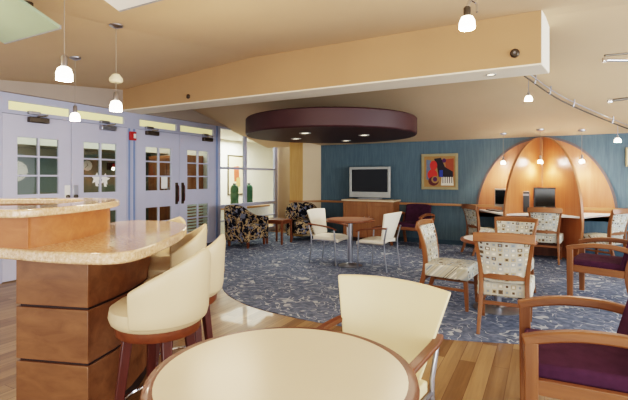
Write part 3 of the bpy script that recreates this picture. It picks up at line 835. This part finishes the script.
for s in (-1,1):
    dx, dy = s*math.cos(math.radians(60)), -math.sin(math.radians(60))
    px, py = -dy*.017, dx*.017
    low = [(RD*.985,.45),(RD*.93,.28),(RD*.90,.14),(RD*.91,.006)]
    pf = [(r,z) for r, z in prof[::-1]] + low + [(.05,.006)]
    pf = [(max(r,.05),z) for r, z in pf]
    MB().slab([(r*dx-px, r*dy-py-.03, z) for r, z in pf], (2*px,2*py,0)).build('fin', M['ply'], dm, smooth=False)
    ep = [(r*dx, r*dy-.03, z) for r, z in [(max(a,.04),b) for a,b in prof[::-1]] + low]
    MB().bar(ep, .044, .02, (px,py,0)).build('fin_edge', M['plyedge'], dm, bevel=.003)
e1 = math.radians(60); c1, s1 = RD*math.cos(e1), RD*math.sin(e1)
MB().prism([(-1.13,-.03),(-1.10,-.12),(-c1-.03,-s1-.02),(-c1+.03,-s1),(-.3,-s1+.06),(.3,-s1+.06),(c1-.03,-s1),(c1+.03,-s1-.02),(1.10,-.12),(1.13,-.03)], .735, .765).build('desk_top', M['desk'], dm, bevel=.004)
rb = .55
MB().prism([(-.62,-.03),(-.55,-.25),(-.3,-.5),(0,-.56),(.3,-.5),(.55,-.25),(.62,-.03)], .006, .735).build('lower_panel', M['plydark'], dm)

# computers
def at(x, y): return (DX+x, YB+y, .765)
t = thing('computer_monitor', 'black computer monitor in the middle bay of the dome', 'monitor', at(.10,-.42), -.05)
MB().lathe([(0,0),(.12,0),(.12,.012),(.03,.02),(0,.02)], n=24).build('stand', M['black'], t)
MB().box((0,.03,.11),(.05,.03,.2)).build('stand_neck', M['black'], t)
MB().grid_panel([-.24,-.215,.215,.24],[.08,.115,.435,.46], lambda i,j: i==1 and j==1, lambda u,z: (u,.02,z), (0,-.035,0)).build('bezel', M['black'], t, bevel=.005)
MB().box((0,.012,.275),(.44,.02,.33)).build('screen', M['screen'], t)
t = thing('computer_tower', 'black computer tower left of the monitor in the middle bay', 'computer', at(-.30,-.40), .15)
MB().box((0,0,.2),(.15,.36,.38)).build('case', M['greyplastic'], t, bevel=.006)
MB().box((.0,-.183,.2),(.14,.012,.37)).build('front_panel', M['black'], t, bevel=.004)
MB().box((.0,-.19,.33),(.12,.006,.035)).build('drive_bay', M['greyplastic'], t)
t = thing('computer_monitor', 'pale computer monitor seen edge on in the left bay', 'monitor', at(-.66,-.42), face(.55,.83))
MB().lathe([(0,0),(.1,0),(.1,.012),(.03,.02),(0,.02)], n=24).build('stand', M['greyplastic'], t)
MB().box((0,.03,.12),(.05,.03,.2)).build('stand_neck', M['greyplastic'], t)
MB().box((0,.005,.26),(.34,.05,.34)).build('bezel', M['silver'], t, bevel=.008)
MB().box((0,-.022,.27),(.29,.006,.26)).build('screen', M['screen'], t)
t = thing('keyboard', 'black keyboard on the desk in the left bay', 'keyboard', at(-.80,-.42), face(.8,.6))
MB().box((0,0,.012),(.4,.14,.02)).build('keyboard_body', M['black'], t, bevel=.004)
MB().box((0,.005,.025),(.37,.11,.008)).build('keys', M['greyplastic'], t, bevel=.002)

# ------------------------------------------------------------------ maroon drum
dc = W(.29,7.46)
dr = struct(MB().lathe([(0,2.12),(1.44,2.12),(1.46,2.14),(1.46,2.38),(1.44,2.40),(0,2.40)], (dc.x,dc.y,0), 96).build('ceiling_drum', M['maroon'], bevel=0))
MB().lathe([(0,2.39),(.3,2.39),(.3,2.56),(0,2.56)], (dc.x-.25,dc.y+.85,0), 40).build('drum_hanger', M['maroon'], dr)
dl = None
for (X, Z), lb in (((-.144,6.88),'nearest left'),((-.33,7.86),'farthest left'),((.615,8.26),'farthest right'),((.837,7.2),'nearest right')):
    p = W(X,Z,2.12)
    lab = 'recessed downlight in the maroon drum, %s of the four' % lb
    if dl is None:
        dl = thing('downlight', lab, 'light', p, 0, 'downlights in the maroon drum')
        MB().lathe([(.06,.002),(.095,.002),(.095,-.008),(.085,-.012),(.062,-.004)], n=28).build('trim_ring', M['silver'], dl)
        MB().lathe([(0,.0),(.064,.0),(.064,-.003),(0,-.006)], n=24).build('lens', M['downlight'], dl)
    else: dup(dl, p, 0, lab)
    lamp('SPOT', p-Vector((0,0,.03)), 22, size=.05, target=p-Vector((0,0,1)), cone=1.9, blend=.8)

# ------------------------------------------------------------------ pendants
def make_pendant(label, loc, zc, group, r=.062, h=.095, clip=False):
    """loc = bottom of the shade, zc = ceiling height"""
    t = thing('pendant_lamp', label, 'lamp', loc, 0, group)
    MB().lathe([(r*.96,0),(r,.01),(r*.98,h*.5),(r*.78,h*.86),(r*.5,h),(0,h),(0,h-.008),(r*.45,h-.008),(r*.72,h*.8),(r*.92,h*.5),(r*.92,.008)], n=28).build('shade', M['shade'], t)
    MB().lathe([(0,h-.002),(r*.42,h-.002),(r*.42,h+.07),(r*.25,h+.085),(0,h+.085)], n=16).build('socket', M['steel'], t)
    top = zc-loc[2]
    MB().tube([(0,0,h+.08),(0,0,top-.01)], .003, 6).build('cord', M['cord'], t)
    MB().lathe([(0,top-.035),(.02,top-.034),(.06,top-.015),(.062,top+.004),(0,top+.004)], n=20).build('ceiling_cap', M['steel'], t)
    if clip: MB().lathe([(0,h+.17),(.045,h+.17),(.06,h+.185),(.06,h+.21),(.03,h+.25),(0,h+.25)], n=20).build('cord_ball', M['artpaper'], t)
    lamp('POINT', (loc[0],loc[1],loc[2]+.03), 20, size=.05)
    return t
def pend(X, Z, z, label, group, **kw):
    p = W(X,Z,z); return make_pendant(label, p, ceil_z(p.x,p.y), group, **kw)
g1 = 'glass pendants above the bar'
pend(-1.80,3.1,2.105,'glowing glass pendant above the bar, the largest and leftmost', g1, r=.056, h=.095)
pend(-1.86,4.04,2.03,'glowing glass pendant above the bar with a cream ball on its cord', g1, r=.056, h=.095, clip=True)
pend(-2.767,4.98,2.065,'glowing glass pendant near the doors, smallest of the three over the bar', g1, r=.054, h=.09)
g2 = 'small pendants in the dome bays'
for x, y, lb in ((-.70,9.0,'left bay'),(-.07,8.86,'middle bay'),(.585,9.0,'right bay')):
    make_pendant('small glowing pendant hanging in the %s of the dome' % lb, (x,y,1.67), ceil_z(x,y), g2, r=.045, h=.06)
    lamp('SPOT', (x,y,1.66), 14, size=.03, target=(x,y,0), cone=2.5, blend=.35)

# ------------------------------------------------------------------ curved track with two drop lamps
def track_pt(px_u, drop=.10):
    dx, dy = -sn+px_u*cs, cs+px_u*sn
    k = lambda t: 3.08-.2109*(dy*t-5.09)-drop
    return dx, dy, k
tk = thing('track_light', 'curved metal rail of the lighting track across the right ceiling', 'track light', (0,0,0), 0)
TP = [(-.23,6.26),(-.10,6.56),(.03,6.86),(.25,7.29),(.68,7.96),(1.21,8.71),(1.5,9.0)]
def tz(y, drop=.1): return ceil_z(0,y)-drop
rail = smooth_open([(x,y,tz(y)) for x, y in TP], 6)
MB().tube(rail, .011, 8).build('lower_rail', M['bronze'], tk)
MB().tube([p+Vector((.03,.0,.045)) for p in rail], .006, 8).build('upper_rail', M['steel'], tk)
for k in (5, 13, 20, 27):
    p = rail[k]
    MB().tube([p+Vector((0,0,-.015)), p+Vector((.02,0,.05)), p+Vector((.02,0,.12))], .009, 8).build('standoff', M['steel'], tk)
def drop_lamp(x, y, z, label):
    t = thing('drop_lamp', label, 'lamp', (x,y,z), 0, 'small lamps hanging from the curved track')
    r, h = .05, .065
    MB().lathe([(r*.96,0),(r,.01),(r*.95,h*.5),(r*.6,h),(0,h),(0,h-.008),(r*.55,h-.008),(r*.88,h*.5),(r*.9,.008)], n=24).build('shade', M['shade'], t)
    MB().lathe([(0,h-.002),(.018,h-.002),(.014,h+.05),(0,h+.05)], n=12).build('socket', M['steel'], t)
    MB().tube([(0,0,h+.04),(0,0,tz(y)-z-.012)], .005, 8).build('stem', M['steel'], t)
    lamp('POINT', (x,y,z+.02), 10, size=.04)
drop_lamp(rail[2].x, rail[2].y, rail[2].z-.29, 'small glowing lamp on the curved track beneath the beam end')
drop_lamp(rail[28].x, rail[28].y, rail[28].z-.28, 'small glowing lamp on the curved track right of the dome')

# spot at the front ceiling
sp = W(.356*2.9, 2.9, 0); zc = ceil_z(sp.x, sp.y)
t = thing('spot_lamp', 'glowing white spot lamp on chrome fittings under the front ceiling', 'lamp', (sp.x,sp.y,2.405), 0)
MB().lathe([(.05,0),(.054,.01),(.05,.05),(.036,.08),(0,.085),(0,.077),(.03,.072),(.044,.05),(.047,.01)], n=28).build('shade', M['shade'], t)
MB().lathe([(0,.08),(.022,.08),(.024,.14),(.016,.15),(0,.15)], n=16).build('socket', M['bronze'], t)
MB().tube(smooth_open([(0,0,.145),(.015,.01,.19),(.03,.02,.24)],4), .012, 8).build('swivel', M['chrome'], t)
MB().tube(smooth_open([(.02,.01,.20),(.055,.02,.17),(.06,.02,.11)],4), .008, 8).build('cable_loop', M['chrome'], t)
MB().tube([(.03,.02,.23),(.03,.02,zc-2.405)], .012, 8).build('stem', M['chrome'], t)
MB().lathe([(0,zc-2.405-.02),(.05,zc-2.405-.02),(.05,zc-2.405+.004),(0,zc-2.405+.004)], (.03,.02,0), 20).build('ceiling_cap', M['chrome'], t)
lamp('POINT', (sp.x,sp.y,2.42), 14, size=.05)

# beam details
t = thing('beam_sensor', 'small round bronze sensor on the beam face near its end', 'sensor', (W(.4674*4.45,4.45).x, 4.868, 1.4+125/430*4.4), 0)
o = MB().lathe([(0,0),(.045,0),(.045,.015),(.03,.03),(0,.03)], n=20).build('sensor_body', M['bronze'], t); o.rotation_euler = (PI/2,0,0)
o2 = MB().lathe([(0,.028),(.014,.028),(.012,.05),(0,.05)], n=12).build('sensor_tip', M['steel'], t); o2.rotation_euler = (PI/2,0,0)
t = thing('beam_sensor', 'small dark round sensor on the beam face at the left end', 'sensor', (-4.78,4.868,2.64), 0)
o = MB().lathe([(0,0),(.035,0),(.035,.012),(.02,.022),(0,.022)], n=20).build('sensor_body', M['bronze'], t); o.rotation_euler = (PI/2,0,0)
t = thing('downlight', 'small bright downlight set into the beam underside', 'light', (-.52,5.08,2.534), 0)
MB().lathe([(.035,.002),(.055,.002),(.055,-.006),(.036,-.003)], n=24).build('trim_ring', M['silver'], t)
MB().lathe([(0,0),(.037,0),(0,-.004)], n=20).build('lens', M['downlight'], t)

# suspended panels near the viewer's ceiling
def hung_panel(label, corner, wx, ly, rise, mat, thick=.025):
    t = thing('suspended_light', label, 'light panel', corner, 0)
    MB().slab([(0,0,0),(-wx,0,0),(-wx,-ly,rise),(0,-ly,rise)], (0,.006,thick)).build('panel', mat, t, bevel=.004)
    MB().bar([(.0,.008,.012),(-wx,.008,.012)], .03, .01, (0,0,1)).build('edge_strip', M['greyplastic'], t)
    x, y = corner[0]-wx/2, corner[1]-.03
    zc = ceil_z(x,y)-corner[2]
    MB().tube([(-wx/2,-.03,.03),(-wx/2,-.03,zc-.01)], .010, 8).build('rod', M['bronze'], t)
    MB().lathe([(0,zc-.03),(.05,zc-.03),(.05,zc+.003),(0,zc+.003)], (-wx/2,-.03,0), 20).build('ceiling_cap', M['bronze'], t)
hung_panel('pale green suspended light panel at the top left', (-3.14,1.90,2.50), .76, .44, .165, M['panelgreen'])
hung_panel('white suspended light panel at the top edge, left of the beam', (-1.90,2.06,2.60), .80, .26, .08, M['white'], .04)

# metal bars hanging at the right edge
def hung_bar(label, X, Z, z, dz, mat2, second):
    p = W(X,Z,z); q = W(X+.42,Z+.12,z+dz)
    t = thing('hanging_rail', label, 'light rail', p, 0)
    v = q-p
    MB().tube([(0,0,0), v], .012, 10).build('rail', mat2, t)
    MB().lathe([(0,-.02),(.017,-.016),(.019,0),(.017,.016),(0,.02)], n=14).build('end_cap', M['chrome'], t)
    if second: MB().tube([(0,0,.035), v+Vector((0,0,.07))], .008, 8).build('upper_rail', M['bronze'], t)
    m = p+v*.62
    MB().tube([v*.62, v*.62+Vector((0,0,ceil_z(m.x,m.y)-m.z))], .004, 6).build('hanger_wire', M['cord'], t)
hung_bar('double chrome rail hanging at the upper right edge', .676*3.3, 3.3, 2.305, .03, M['chrome'], True)
hung_bar('single dark rail with chrome tip hanging lower at the right edge', .688*3.5, 3.5, 2.03, .06, M['bronze'], False)

# ------------------------------------------------------------------ light
wd = bpy.data.worlds.new('world'); bpy.context.scene.world = wd; wd.use_nodes = True
bg = wd.node_tree.nodes['Background']; bg.inputs[0].default_value = (.86,.93,1,1); bg.inputs[1].default_value = 1.0
# daylight through the window band at the right, and an added main fill behind the viewer
lamp('AREA', (XR-.05,4.6,1.5), 240, (.90,.95,1), 8.0, (-2,5.0,.9), size_y=1.5)
lamp('AREA', (.6,YF+.1,1.6), 140, (1,.97,.93), 6.0, (-.8,5.0,1.0), size_y=2.0)
# added warm fill points in open air, imitating uplight from the hung panels
lamp('POINT', (-3.5,1.2,2.2), 16, (1,.80,.58), .3)
lamp('POINT', (-2.4,2.9,1.9), 16, (1,.80,.58), .3)
lamp('POINT', (-.8,3.3,1.9), 14, (1,.86,.68), .3)
lamp('POINT', (.6,6.8,1.6), 10, (1,.88,.72), .3)
# hall ceiling light
lamp('AREA', (-7.5,10.0,2.5), 110, (1,.98,.9), 1.6, (-7.5,10.0,0), size_y=1.6)
lamp('AREA', (-7.5,5.2,2.5), 40, (1,.98,.9), 1.4, (-7.5,5.2,0), size_y=4)

# ------------------------------------------------------------------ camera
cam = bpy.data.cameras.new('camera'); co = bpy.data.objects.new('camera', cam); C.objects.link(co)
co.location = (0,0,EYE); co.rotation_euler = (PI/2,0,YAW)
cam.sensor_width = 36; cam.lens = 430/628*36; cam.shift_y = -22/628; cam.clip_start = .05
bpy.context.scene.camera = co
vs = bpy.context.scene.view_settings
vs.view_transform = 'Filmic'; vs.look = 'High Contrast'; vs.exposure = .40
